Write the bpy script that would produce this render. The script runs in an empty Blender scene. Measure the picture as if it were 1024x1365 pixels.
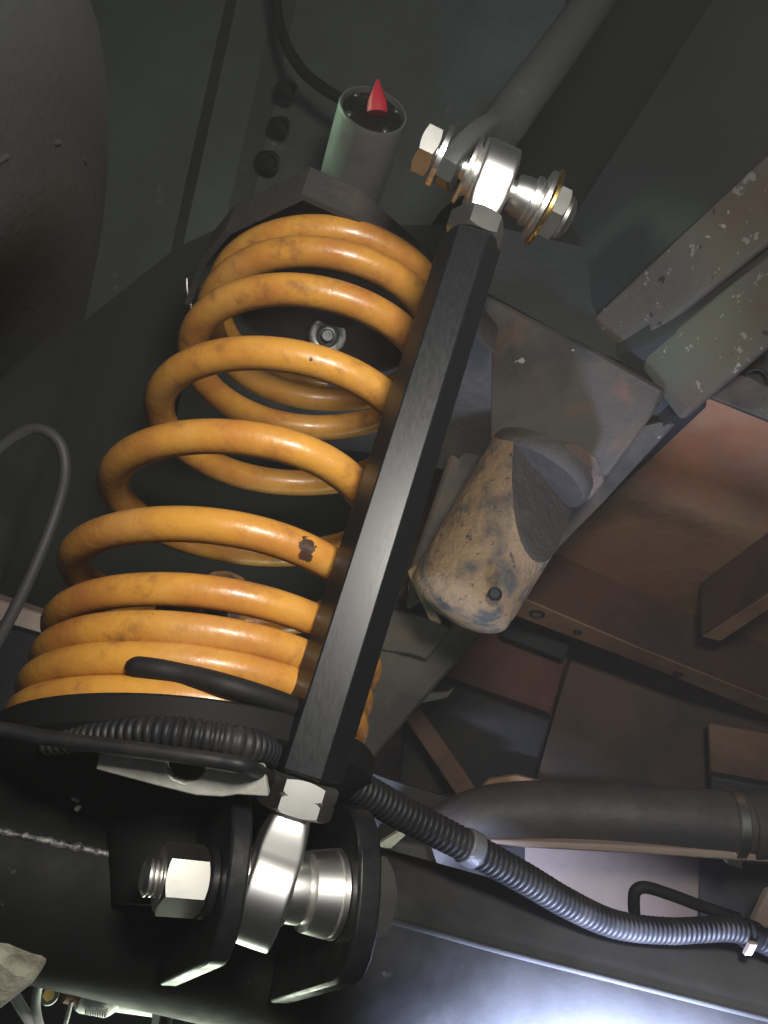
import bpy, math, random
import numpy as np
from mathutils import Vector, Matrix, noise as mnoise

sc = bpy.context.scene
random.seed(4); rng = np.random.default_rng(4)

# ------------------------------------------------------------------ camera
FPX = 1100.0                                   # focal length in photo pixels (1024 x 1365)
CAM = np.array([0.0, 0.0, 0.55])
FW = np.array([0.0, 0.8602, 0.51]); FW /= np.linalg.norm(FW)
RT = np.array([0.979, -0.1037, 0.175]); RT -= FW * RT.dot(FW); RT /= np.linalg.norm(RT)
UP = np.cross(RT, FW)

def W(c):                                      # (right, down, forward) metres from the camera -> world
    c = np.asarray(c, float)
    return CAM + c[..., 0:1] * RT - c[..., 1:2] * UP + c[..., 2:3] * FW
def Cc(px, py, d):
    return np.array([(px - 512) / FPX * d, (py - 682.5) / FPX * d, d])
def P(px, py, d):
    return W(Cc(px, py, d))
def Ph(px, py, z):                             # point at height z above the camera along that line of sight
    r = RT * (px - 512) / FPX - UP * (py - 682.5) / FPX + FW
    return CAM + r * (z / r[2])
def dirw(c):
    c = np.asarray(c, float)
    v = c[0] * RT - c[1] * UP + c[2] * FW
    return v / np.linalg.norm(v)

cd = bpy.data.cameras.new('camera'); cam = bpy.data.objects.new('camera', cd)
sc.collection.objects.link(cam); sc.camera = cam
cd.sensor_fit = 'HORIZONTAL'; cd.sensor_width = 36; cd.lens = 36 * FPX / 1024
cd.clip_start = 0.01; cd.clip_end = 100
M = Matrix.Identity(4)
for i in range(3):
    M[i][0] = RT[i]; M[i][1] = UP[i]; M[i][2] = -FW[i]; M[i][3] = CAM[i]
cam.matrix_world = M

# ------------------------------------------------------------------ world and lamps
wd = bpy.data.worlds.new('World'); sc.world = wd; wd.use_nodes = True
bg = wd.node_tree.nodes['Background']
bg.inputs['Color'].default_value = (0.55, 0.66, 0.64, 1); bg.inputs['Strength'].default_value = 0.035

def area(name, pos, target, size, power, col, size_y=None, shape='RECTANGLE', spread=None):
    l = bpy.data.lights.new(name, 'AREA'); l.energy = power; l.color = col
    l.shape = shape; l.size = size; l.size_y = size_y or size
    if spread: l.spread = math.radians(spread)
    o = bpy.data.objects.new(name, l); sc.collection.objects.link(o)
    o.location = pos
    o.rotation_euler = (Vector(target) - Vector(pos)).to_track_quat('-Z', 'Y').to_euler()
    return o
# hand lamp held beside the phone, right of and above it
area('hand_lamp', W([0.09, -0.15, -0.03]), P(600, 740, 0.45), 0.08, 1.75, (1.0, 0.95, 0.87), spread=140)
# dim daylight from the open side of the garage behind the photographer
area('open_door_light', W([0.1, -0.25, -1.15]), P(600, 600, 0.5), 1.7, 3.2, (0.86, 0.94, 1.0))
# work lamp under the axle, throwing light up through the spring
area('floor_lamp', W([-0.112, 0.315, 0.415]), P(330, 600, 0.5), 0.12, 0.26, (0.88, 1.0, 0.78), spread=150)
# cool work lamp below the frame on the right, close to the axle housing
area('work_lamp', W([0.090, 0.315, 0.275]), P(740, 1390, 0.41), 00.07, 2.3, (0.58, 0.67, 1.0), size_y=0.04, spread=88)
# narrow greenish lamp added out of view for the stripe on the sleeve
area('sleeve_stripe_lamp', W([-0.34, -0.44, 0.62]), P(452, 185, 0.61), 0.08, 0.014, (0.62, 1.0, 0.66), spread=9)
sc.view_settings.view_transform = 'Standard'; sc.view_settings.look = 'None'
sc.view_settings.exposure = 0.0; sc.view_settings.gamma = 1.0

# ------------------------------------------------------------------ materials
def nn(t, ty, **kw):
    n = t.nodes.new(ty)
    for k, v in kw.items():
        if k in n.inputs: n.inputs[k].default_value = v
        else: setattr(n, k, v)
    return n
def mat(name, base, rough=0.5, metal=0.0, spots=(), bump=None, coat=0.0, rvar=0.0, stretch=None, spec=0.5, chips=(), aniso=0.0):
    """spots: (colour, noise scale, low, high, detail); chips: (local point, radius, colour)"""
    m = bpy.data.materials.new(name); m.use_nodes = True; t = m.node_tree
    b = t.nodes['Principled BSDF']
    b.inputs['Metallic'].default_value = metal
    b.inputs['Roughness'].default_value = rough
    b.inputs['Specular IOR Level'].default_value = spec
    b.inputs['Coat Weight'].default_value = coat; b.inputs['Coat Roughness'].default_value = 0.15
    if aniso: b.inputs['Anisotropic'].default_value = aniso
    tc = t.nodes.new('ShaderNodeTexCoord'); src = tc.outputs['Object']
    if stretch is not None:
        mp = t.nodes.new('ShaderNodeMapping'); mp.inputs['Scale'].default_value = stretch[1]
        mp.inputs['Rotation'].default_value = stretch[0]
        t.links.new(src, mp.inputs['Vector']); src = mp.outputs['Vector']
    rgb = t.nodes.new('ShaderNodeRGB'); rgb.outputs[0].default_value = (*base, 1); col = rgb.outputs[0]
    last = None
    for k, (c, s, lo, hi, det) in enumerate(spots):
        n = nn(t, 'ShaderNodeTexNoise', Scale=s, Detail=det, Roughness=0.62)
        ad = t.nodes.new('ShaderNodeVectorMath'); ad.operation = 'ADD'; ad.inputs[1].default_value = (k * 3.7, k * 1.3, k * 5.1)
        t.links.new(src, ad.inputs[0]); t.links.new(ad.outputs[0], n.inputs['Vector'])
        mr = nn(t, 'ShaderNodeMapRange'); mr.inputs[1].default_value = lo; mr.inputs[2].default_value = hi
        t.links.new(n.outputs['Fac'], mr.inputs[0])
        mx = t.nodes.new('ShaderNodeMix'); mx.data_type = 'RGBA'
        t.links.new(mr.outputs[0], mx.inputs[0]); t.links.new(col, mx.inputs[6]); mx.inputs[7].default_value = (*c, 1)
        col = mx.outputs[2]; last = mr.outputs[0]
    if chips:
        n = nn(t, 'ShaderNodeTexNoise', Scale=330.0, Detail=4.0, Roughness=0.7)
        t.links.new(tc.outputs['Object'], n.inputs['Vector'])
        for p, r, c in chips:
            ds = t.nodes.new('ShaderNodeVectorMath'); ds.operation = 'DISTANCE'
            t.links.new(tc.outputs['Object'], ds.inputs[0]); ds.inputs[1].default_value = p
            ma = t.nodes.new('ShaderNodeMath'); ma.operation = 'MULTIPLY_ADD'
            t.links.new(n.outputs['Fac'], ma.inputs[0]); ma.inputs[1].default_value = 2.6 * r; t.links.new(ds.outputs['Value'], ma.inputs[2])
            mr = nn(t, 'ShaderNodeMapRange'); mr.inputs[1].default_value = r * 2.20; mr.inputs[2].default_value = r * 2.05
            t.links.new(ma.outputs[0], mr.inputs[0])
            mx = t.nodes.new('ShaderNodeMix'); mx.data_type = 'RGBA'
            t.links.new(mr.outputs[0], mx.inputs[0]); t.links.new(col, mx.inputs[6]); mx.inputs[7].default_value = (*c, 1)
            col = mx.outputs[2]
    t.links.new(col, b.inputs['Base Color'])
    if rvar or bump:
        n = nn(t, 'ShaderNodeTexNoise', Scale=(bump[0] if bump else 60.0), Detail=5.0, Roughness=0.6)
        t.links.new(src, n.inputs['Vector'])
        if rvar:
            mr = nn(t, 'ShaderNodeMapRange'); mr.inputs[1].default_value = 0.3; mr.inputs[2].default_value = 0.7
            mr.inputs[3].default_value = rough - rvar; mr.inputs[4].default_value = rough + rvar
            t.links.new(n.outputs['Fac'], mr.inputs[0]); t.links.new(mr.outputs[0], b.inputs['Roughness'])
        if bump:
            bp = t.nodes.new('ShaderNodeBump'); bp.inputs['Strength'].default_value = bump[1]; bp.inputs['Distance'].default_value = bump[2]
            t.links.new(n.outputs['Fac'], bp.inputs['Height']); t.links.new(bp.outputs[0], b.inputs['Normal'])
    return m

# ------------------------------------------------------------------ mesh helpers
class MB:
    def __init__(s): s.v = []; s.f = []; s.mi = []
    def add(s, v, f, mi=0):
        o = len(s.v); s.v += [tuple(map(float, p)) for p in v]
        s.f += [tuple(i + o for i in q) for q in f]; s.mi += [mi] * len(f)
        return s
    def build(s, name, mats, parent=None, ang=35, bevel=0, origin=None, bseg=2):
        mats = mats if isinstance(mats, (list, tuple)) else [mats]
        org = np.array(parent.location if parent else (origin if origin is not None else np.mean(np.array(s.v), 0)))
        if parent and parent.parent: org = org + np.array(parent.parent.location)
        me = bpy.data.meshes.new(name)
        me.from_pydata([tuple(np.array(p) - org) for p in s.v], [], s.f)
        for m in mats: me.materials.append(m)
        for p, k in zip(me.polygons, s.mi): p.material_index = k
        me.validate(); me.update()
        import bmesh
        bm = bmesh.new(); bm.from_mesh(me); bmesh.ops.recalc_face_normals(bm, faces=bm.faces); bm.to_mesh(me); bm.free()
        for p in me.polygons: p.use_smooth = True
        me.set_sharp_from_angle(angle=math.radians(ang))
        o = bpy.data.objects.new(name, me); sc.collection.objects.link(o)
        if parent: o.parent = parent
        else: o.location = org
        if bevel:
            md = o.modifiers.new('bevel', 'BEVEL'); md.width = bevel; md.segments = bseg; md.limit_method = 'ANGLE'; md.angle_limit = math.radians(30)
            md.harden_normals = False
        return o

def ring_faces(n, m, cap0=True, cap1=True):
    f = []
    for i in range(n - 1):
        for j in range(m):
            f.append((i * m + j, i * m + (j + 1) % m, (i + 1) * m + (j + 1) % m, (i + 1) * m + j))
    if cap0: f.append(tuple(range(m - 1, -1, -1)))
    if cap1: f.append(tuple((n - 1) * m + j for j in range(m)))
    return f
def frames(pts):
    pts = np.asarray(pts, float); n = len(pts)
    T = np.gradient(pts, axis=0); T /= np.linalg.norm(T, axis=1)[:, None]
    a = np.array([0, 0, 1.0]) if abs(T[0][2]) < .9 else np.array([1.0, 0, 0])
    N = [np.cross(T[0], a)]; N[0] /= np.linalg.norm(N[0])
    for i in range(1, n):
        v = N[-1] - T[i] * N[-1].dot(T[i]); N.append(v / np.linalg.norm(v))
    N = np.array(N); return T, N, np.cross(T, N)
def tube(mb, pts, r, seg=16, cap=True, mi=0, sq=None):
    pts = np.asarray(pts, float); n = len(pts); r = np.broadcast_to(np.asarray(r, float), (n,))
    T, N, B = frames(pts)
    a = np.arange(seg) * 2 * math.pi / seg
    v = (pts[:, None] + r[:, None, None] * (np.cos(a)[None, :, None] * N[:, None] + np.sin(a)[None, :, None] * B[:, None])).reshape(-1, 3)
    return mb.add(v, ring_faces(n, seg, cap, cap), mi)
def spline(pts, n):                            # Catmull-Rom, evenly resampled
    p = np.asarray(pts, float); p = np.vstack([2 * p[0] - p[1], p, 2 * p[-1] - p[-2]])
    out = []
    for i in range(1, len(p) - 2):
        for t in np.linspace(0, 1, 40, endpoint=False):
            a, b, c, d = p[i - 1], p[i], p[i + 1], p[i + 2]
            out.append(.5 * (2 * b + (c - a) * t + (2 * a - 5 * b + 4 * c - d) * t * t + (3 * b - a - 3 * c + d) * t ** 3))
    out.append(p[-2]); out = np.array(out)
    L = np.r_[0, np.cumsum(np.linalg.norm(np.diff(out, axis=0), axis=1))]
    q = np.linspace(0, L[-1], n)
    return np.stack([np.interp(q, L, out[:, k]) for k in range(out.shape[1])], 1)
def basis(a, hint):
    a = np.asarray(a, float) / np.linalg.norm(a)
    w = hint - a * np.dot(hint, a); w /= np.linalg.norm(w)
    return a, w, np.cross(a, w)
def lathe(mb, o, a, prof, seg=40, mi=0, closed=False, hint=None):
    """profile of (s along a, radius)"""
    a, x, y = basis(a, hint if hint is not None else FW + 0.01 * RT)
    an = np.arange(seg) * 2 * math.pi / seg
    v = []
    for s, r in prof:
        v += [o + a * s + max(r, 1e-5) * (math.cos(t) * x + math.sin(t) * y) for t in an]
    n = len(prof)
    f = ring_faces(n, seg, not closed, not closed)
    if closed:
        for j in range(seg): f.append(((n - 1) * seg + j, (n - 1) * seg + (j + 1) % seg, (j + 1) % seg, j))
    return mb.add(v, f, mi)
def hexnut(mb, o, a, s0, s1, af, rot=0.0, hint=None, bore=0.0, cham=0.93, notch=False, mi=0, both=True, tan=0.58):
    """chamfered hexagon between s0 and s1 along a"""
    a, x, y = basis(a, hint if hint is not None else -FW)
    K = 72; an = np.arange(K) * 2 * math.pi / K
    rh = np.array([(af / 2) / math.cos(((t + math.pi / 6) % (math.pi / 3)) - math.pi / 6) for t in an])
    r0 = af / 2 * cham * 1.04
    rows = []
    def row(s, r): rows.append([o + a * (s[k] if hasattr(s, '__len__') else s) + r[k] * (math.cos(an[k] + rot) * x + math.sin(an[k] + rot) * y) for k in range(K)])
    dz = np.maximum(0, (rh - r0)) * tan
    if bore: row(s0, np.full(K, bore))
    row(s0, np.minimum(rh, np.full(K, r0))); row(s0 + (dz if both else 0 * dz), rh)
    if notch:
        mid = (s0 + s1) / 2; g = np.maximum(0, rh - af / 2 * 1.085)
        row(mid - g * 1.2, rh); row(mid, rh - g); row(mid + g * 1.2, rh)
    row(s1 - dz, rh); row(s1, np.minimum(rh, np.full(K, r0)))
    if bore: row(s1, np.full(K, bore))
    v = [p for q in rows for p in q]
    return mb.add(v, ring_faces(len(rows), K), mi)
def slab(mb, pts, th, away=None, mi=0):
    """closed plate: front outline pts (world), thickness th away from the camera (or along vector away)"""
    pts = np.array(pts); n = len(pts)
    if away is None:
        nv = np.zeros(3)
        for i in range(n): nv += np.cross(pts[i] - pts.mean(0), pts[(i + 1) % n] - pts.mean(0))
        nv /= np.linalg.norm(nv)
        if nv.dot(pts.mean(0) - CAM) < 0: nv = -nv
        away = nv * th
    else: away = np.asarray(away) / np.linalg.norm(away) * th
    f = [tuple(range(n)), tuple(range(2 * n - 1, n - 1, -1))] + [(i, i + n, (i + 1) % n + n, (i + 1) % n) for i in range(n)]
    return mb.add(np.vstack([pts, pts + away]), f, mi)
def PP(*l): return [P(*q) for q in l]
def box_between(mb, a, b, wv, hv, mi=0):
    a, b, wv, hv = map(np.asarray, (a, b, wv, hv))
    v = [p + i * wv + j * hv for p in (a, b) for i, j in ((-.5, -.5), (.5, -.5), (.5, .5), (-.5, .5))]
    return mb.add(v, [(0, 1, 2, 3), (7, 6, 5, 4), (0, 4, 5, 1), (1, 5, 6, 2), (2, 6, 7, 3), (3, 7, 4, 0)], mi)

def tag(o, label, cat, group=None):
    o['label'] = label; o['category'] = cat
    if group: o['group'] = group
    return o
def thing(name, loc, label, cat, group=None):
    o = bpy.data.objects.new(name, None); sc.collection.objects.link(o); o.location = tuple(loc)
    o.empty_display_size = .02
    return tag(o, label, cat, group)
ZUP = np.array([0, 0, 1.0])

# ------------------------------------------------------------------ palette
steel = mat('polished_steel', (0.86, 0.85, 0.82), 0.33, 1.0)
zinc = mat('zinc_plate', (0.60, 0.59, 0.55), 0.36, 1.0, spots=[((0.50, 0.49, 0.45), 60, .4, .8, 3)], rvar=0.04)
gold = mat('yellow_zinc', (0.75, 0.52, 0.16), 0.28, 1.0, rvar=.06)
black_gloss = mat('gloss_black_paint', (0.008, 0.0085, 0.010), 0.34, 0.0, spots=[((0.018, 0.018, 0.018), 30, .5, .75, 6)], bump=(110, .12, .0015), rvar=.1, coat=.1, spec=.4)
rubber = mat('black_rubber', (0.009, 0.009, 0.0095), 0.62, spec=0.3, spots=[((0.02, 0.019, 0.017), 60, .5, .8, 5)], bump=(260, .15, .001))
plastic = mat('conduit_plastic', (0.011, 0.011, 0.0125), 0.5, spec=0.28, spots=[((0.035, 0.033, 0.031), 55, .48, .8, 5)])
dark_panel = mat('dark_green_grey_underseal', (0.075, 0.088, 0.079), 0.75, spots=[((0.05, 0.058, 0.053), 9, .4, .7, 6), ((0.17, 0.165, 0.13), 38, .66, .78, 5)], bump=(140, .35, .003))
tyre_m = mat('dusty_tyre', (0.015, 0.0165, 0.0152), 0.92, spots=[((0.023, 0.0225, 0.02), 14, .42, .7, 6)], bump=(180, .3, .002))
rail_m = mat('chipped_rail_paint', (0.085, 0.075, 0.062), 0.7, spots=[((0.10, 0.06, 0.042), 16, .48, .7, 6), ((0.20, 0.195, 0.175), 48, .605, .625, 6), ((0.26, 0.25, 0.225), 110, .66, .68, 4), ((0.02, 0.018, 0.016), 90, .68, .70, 3)], bump=(120, .4, .003))
bracket_m = mat('dusty_bracket_paint', (0.058, 0.051, 0.043), 0.75, spots=[((0.13, 0.07, 0.045), 18, .5, .68, 6), ((0.024, 0.022, 0.02), 13, .47, .62, 7), ((0.3, 0.28, 0.25), 60, .70, .72, 3)], bump=(120, .4, .003))
mud = mat('dried_mud', (0.20, 0.132, 0.070), 0.92, spots=[((0.055, 0.053, 0.046), 42, .47, .60, 9), ((0.13, 0.065, 0.036), 22, .58, .75, 5), ((0.025, 0.022, 0.02), 150, .64, .70, 4), ((0.03, 0.028, 0.026), 55, .66, .70, 3)], bump=(170, .7, .004))
mud_dark = mat('oily_dark_face', (0.04, 0.034, 0.027), 0.8, spots=[((0.075, 0.06, 0.045), 40, .5, .75, 6)], bump=(160, .5, .003))
floor_m = mat('rusty_floor_pan', (0.40, 0.225, 0.12), 0.85, spots=[((0.42, 0.145, 0.06), 5, .46, .66, 6), ((0.14, 0.09, 0.065), 4, .55, .72, 5), ((0.30, 0.21, 0.13), 60, .62, .75, 4)], bump=(90, .35, .004))
member_m = mat('ochre_lit_dirty_face', (0.46, 0.28, 0.16), 0.85, spots=[((0.26, 0.13, 0.08), 7, .45, .7, 6)], bump=(90, .35, .004))
maroon = mat('maroon_primer', (0.20, 0.075, 0.058), 0.75, spots=[((0.09, 0.045, 0.038), 8, .45, .7, 5)], bump=(90, .2, .003))
soot = mat('black_dirty_paint', (0.022, 0.021, 0.022), 0.7, spots=[((0.045, 0.04, 0.036), 10, .5, .75, 5)], bump=(90, .3, .003))
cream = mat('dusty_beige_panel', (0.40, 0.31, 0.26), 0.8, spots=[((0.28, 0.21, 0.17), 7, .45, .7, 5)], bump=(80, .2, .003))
pale_metal = mat('bare_grey_plate', (0.46, 0.46, 0.41), 0.5, 0.3, spots=[((0.25, 0.25, 0.20), 40, .48, .7, 6)], bump=(160, .3, .002))
bar_m = mat('satin_dark_bar', (0.125, 0.132, 0.128), 0.34, 0.6, spots=[((0.20, 0.19, 0.17), 30, .58, .75, 6)], bump=(160, .2, .002))

# ================================================================== SETTING
gm = mat('garage_concrete', (0.22, 0.22, 0.21), 0.8, spots=[((0.13, 0.13, 0.125), 1.5, .4, .7, 6)], bump=(25, .2, .004))
mb = MB(); mb.add([(-8, -4, 0), (8, -4, 0), (8, 9, 0), (-8, 9, 0)], [(0, 1, 2, 3)])
o = mb.build('ground', gm, origin=(0, 0, 0)); o['kind'] = 'structure'
wm = mat('dark_garage_wall', (0.04, 0.043, 0.055), 0.9, bump=(10, .2, .004))
mb = MB(); slab(mb, [(-8, 7, 0.002), (8, 7, 0.002), (8, 7, 4), (-8, 7, 4)], .1, (0, 1, 0))
o = mb.build('back_wall', wm); o['kind'] = 'structure'

# ================================================================== COIL SPRING
KN = np.arange(11)
C0 = np.array([-0.06143522, 0.03402893, 0.40]); TH, PHI, T0 = 0.0440793, 0.5308405, 0.23708970
RK = np.array([0.06892474, 0.06744023, 0.06844134, 0.07212399, 0.07460443, 0.07199663, 0.0683787, 0.06820939, 0.06862262, 0.06922397, 0.06986523])
HK = np.array([0.19066792, 0.17327997, 0.14728753, 0.10298674, 0.05128932, 0.00440658, -0.03203153, -0.04981378, -0.06307415, -0.07400518, -0.08928061])
BX = np.array([-0.02289797, -0.02067778, -0.01819772, -0.01425655, -0.00616256, 0.00294398, 0.00962144, 0.0138849, 0.01687496, 0.01844623, 0.01895602])
BY = np.array([-0.01290603, -0.00830985, -0.00339527, 0.00106842, 0.00507554, 0.00764973, 0.0082795, 0.008281, 0.00773337, 0.0068913, 0.00581927])
AXC = np.array([math.sin(TH) * math.cos(PHI), -math.cos(TH) * math.cos(PHI), math.sin(PHI)])
AX_X = np.cross(AXC, [0, 0, 1.0]); AX_X /= np.linalg.norm(AX_X); AX_Y = np.cross(AXC, AX_X)
def smooth_interp(t, y):
    d = np.linspace(-.25, .25, 9)
    return np.mean([np.interp(t + k, KN, y) for k in d], 0)
def spring_c(t, rs=1.0):
    t = np.atleast_1d(t).astype(float); a = 2 * math.pi * (t - T0)
    r = smooth_interp(t, RK) * rs
    q = C0 + smooth_interp(t, HK)[:, None] * AXC + smooth_interp(t, BX)[:, None] * AX_X + smooth_interp(t, BY)[:, None] * AX_Y
    q = q + r[:, None] * (np.cos(a)[:, None] * AX_X + np.sin(a)[:, None] * AX_Y)
    if rs:
        k = np.exp(-((t - 4.7) / .95) ** 2) * np.maximum(0, np.cos(2 * math.pi * (t - .75))) ** 2
        q[:, 0] -= 0.015 * k
        q[:, 0] -= 0.0068 * np.exp(-((t - 5.25) / 1.25) ** 2) * np.maximum(0, np.cos(2 * math.pi * (t - .25))) ** 2
    return q
def px_of(c): return np.stack([512 + FPX * c[:, 0] / c[:, 2], 682.5 + FPX * c[:, 1] / c[:, 2]], 1)
SPRING_BASE = W(spring_c([9.8], 0)[0]); SPRING_TOP = W(spring_c([0.1], 0)[0])
AXW = dirw(AXC)
spring = thing('coil_spring', SPRING_BASE, 'orange painted coil spring standing on the black axle, its lowest coils touching', 'spring')
def coil_spot(px, py, t0, t1, wr=0.0078):
    t = np.linspace(t0, t1, 600); c = spring_c(t); k = np.argmin(((px_of(c) - [px, py]) ** 2).sum(1))
    d = c[k][2] - wr
    return P(px, py, d) - SPRING_BASE
rust = (0.055, 0.028, 0.018)
chips = [(coil_spot(412, 726, 4.8, 5.8), 0.0046, rust), (coil_spot(408, 741, 4.8, 5.8), 0.0030, rust), (coil_spot(293, 790, 5.8, 6.8), 0.0014, rust), (coil_spot(286, 789, 5.8, 6.8), .0010, rust),
         (coil_spot(475, 378, 1.8, 2.8), 0.0026, rust), (coil_spot(465, 376, 1.8, 2.8), 0.0018, rust), (coil_spot(310, 540, 2.8, 3.9), 0.002, rust), (coil_spot(296, 520, 2.8, 3.9), 0.0014, rust),
         (coil_spot(540, 508, 2.8, 3.8), .0016, rust), (coil_spot(415, 478, 2.8, 3.8), .0011, rust)]
chips = [(tuple(p), r, c) for p, r, c in chips]
spring_m = mat('orange_spring_paint', (0.56, 0.27, 0.044), 0.36, spots=[((0.40, 0.15, 0.032), 30, .42, .68, 7), ((0.55, 0.29, 0.085), 18, .52, .75, 5), ((0.24, 0.10, 0.03), 75, .55, .76, 8), ((0.10, 0.05, 0.025), 230, .70, .76, 4)], bump=(260, .22, .0012), coat=.15, rvar=.12, chips=chips)
t = np.linspace(0.0, 9.9, 1500); wr = np.interp(t, [0, .35, 2.5, 4, 5.5, 6.5, 9.8, 9.9], [.004, .0082, .0081, .0077, .0073, .0066, .0064, .0055])
mb = MB(); tube(mb, W(spring_c(t)), wr, 18); mb.build('coil', spring_m, spring, 60)
# black rubber sleeve strip trapped between the two lowest coils
cp = spring_c(np.r_[np.linspace(8.2, 8.85, 300), np.linspace(9.2, 9.85, 300)]); pp = px_of(cp)
pts = []
for x, y in ((170, 888), (206, 892), (242, 899), (312, 917), (388, 942), (440, 966)):
    k = np.argmin(((pp - [x, y]) ** 2).sum(1)); pts.append(P(x, y, cp[k][2] - .006))
q = spline(pts, 60); r = np.full(60, .0041); r[:4] = (.0022, .0033, .0039, .0041)
mb = MB(); tube(mb, q, r, 14); mb.build('rubber_sleeve', rubber, spring, 60)

# ================================================================== AXLE HOUSING
AXP = np.array([Cc(-160, 1118, .325), Cc(-60, 1140, .335), Cc(200, 1197, .358), Cc(450, 1255, .385), Cc(700, 1322, .42), Cc(1100, 1425, .47), Cc(1400, 1500, .51)])
AXR = [.037, .037, .0385, .0425, .047, .056, .062]
axp = W(spline(AXP, 90)); axr = spline(np.array(AXR)[:, None] * np.ones((1, 3)), 90)[:, 0]
axle = thing('axle_housing', W(Cc(200, 1197, .358)), 'gloss black axle housing under the spring, with a welded seam and two bracket plates', 'axle')
mb = MB(); tube(mb, axp, axr, 64)
axle_m = mat('axle_black_paint', (0.009, 0.0095, 0.010), 0.58, spots=[((0.018, 0.018, 0.018), 20, .45, .75, 6), ((0.07, 0.07, 0.075), 75, .68, .76, 5)], bump=(70, .16, .002), rvar=.08, spec=.08)
t_ = axle_m.node_tree; b_ = t_.nodes['Principled BSDF']; old = b_.inputs['Base Color'].links[0].from_socket
tcn = t_.nodes.new('ShaderNodeTexCoord'); sx_ = t_.nodes.new('ShaderNodeSeparateXYZ'); t_.links.new(tcn.outputs['Object'], sx_.inputs[0])
nz = nn(t_, 'ShaderNodeTexNoise', Scale=16.0, Detail=7.0, Roughness=.65); t_.links.new(tcn.outputs['Object'], nz.inputs['Vector'])
ma_ = t_.nodes.new('ShaderNodeMath'); ma_.operation = 'MULTIPLY_ADD'; t_.links.new(nz.outputs['Fac'], ma_.inputs[0]); ma_.inputs[1].default_value = .16; t_.links.new(sx_.outputs['X'], ma_.inputs[2])
mr_ = nn(t_, 'ShaderNodeMapRange'); mr_.inputs[1].default_value = .18; mr_.inputs[2].default_value = .40; t_.links.new(ma_.outputs[0], mr_.inputs[0])
mx_ = t_.nodes.new('ShaderNodeMix'); mx_.data_type = 'RGBA'; t_.links.new(mr_.outputs[0], mx_.inputs[0]); t_.links.new(old, mx_.inputs[6]); mx_.inputs[7].default_value = (.13, .13, .135, 1)
t_.links.new(mx_.outputs[2], b_.inputs['Base Color'])          # lamp glow painted in as paler grey on the inner half
mb.build('tube_body', axle_m, axle, 50)
adir = axp[45] - axp[20]; adir /= np.linalg.norm(adir)
def on_axle(i, th, extra=0.0):
    T = axp[min(i + 1, 89)] - axp[max(i - 1, 0)]; T /= np.linalg.norm(T)
    n = -(axp[i] - CAM); n -= T * n.dot(T); n /= np.linalg.norm(n)
    u = np.cross(T, n); u = u if u.dot(UP) > 0 else -u
    return axp[i] + (axr[i] + extra) * (math.cos(th) * n + math.sin(th) * u)
seam_m = mat('scuffed_weld', (0.22, 0.22, 0.21), 0.45, 0.5, spots=[((0.03, 0.03, 0.03), 130, .44, .58, 5)], bump=(300, .6, .002))
q = spline([on_axle(i, math.radians(17)) for i in range(2, 88, 4)], 420)[:112]
q = q + rng.normal(0, .00022, q.shape)
mb = MB(); tube(mb, q, .0011 + .0004 * np.abs(rng.normal(size=len(q))), 8); mb.build('weld_seam', seam_m, axle, 60)
q = spline([on_axle(i, math.radians(17), -.0010) for i in range(24, 88, 4)], 300)
mb = MB(); tube(mb, q, .0019, 10); mb.build('weld_seam', axle_m, axle, 60)

# ---- bracket plates, defined about the lower bolt axis
LDIR = np.array([0.2857, -0.922, 0.26]); LDIR /= np.linalg.norm(LDIR)
HEXB = Cc(405, 1036, .30); HEXT = Cc(629, 322, .362)
LINK = HEXT - HEXB; LINK /= np.linalg.norm(LINK)
EYE_B = HEXB - LINK * 0.0385 + np.array([-.0016, 0, 0])
AB = np.array([.895, .255, .37]); AB /= np.linalg.norm(AB)
RAYB = EYE_B / np.linalg.norm(EYE_B)
def bolt_frame(o, a):
    ray = o / np.linalg.norm(o)
    w = ray - a * ray.dot(a); w /= np.linalg.norm(w)
    v = np.cross(w, a); v = v if v[1] > 0 else -v
    return a, v, w
def s_at(o, a, px):
    k = (px - 512) / FPX
    return (k * o[2] - o[0]) / (a[0] - k * a[2])
_, VB, WB = bolt_frame(EYE_B, AB)
plate_o = [(-.0300, .014), (-.0312, .002), (-.0285, -.0075), (-.022, -.0140), (-.013, -.0175), (-.002, -.0190), (.009, -.0185), (.0165, -.0158), (.0222, -.0112), (.0245, -.0060), (.0365, .050), (-.026, .048)]
def plate(sa, sb, name, dv=0.0, k=1.0, top=1.0):
    mb = MB()
    pts = [W(EYE_B + AB * sa + VB * (v * (top if v < 0 else 1) * k + dv) + WB * w * k) for v, w in plate_o]
    slab(mb, pts, sb - sa, dirw(AB))
    mb.build(name, black_gloss, axle, 40, bevel=.0012)
sL0, sL1 = s_at(EYE_B, AB, 281), s_at(EYE_B, AB, 309)
sR0, sR1 = s_at(EYE_B, AB, 446), s_at(EYE_B, AB, 476)
plate(sL0, sL1, 'bracket_plate'); plate(sR0, sR1, 'bracket_plate', k=1.1, top=.95, dv=.0012)

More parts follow.
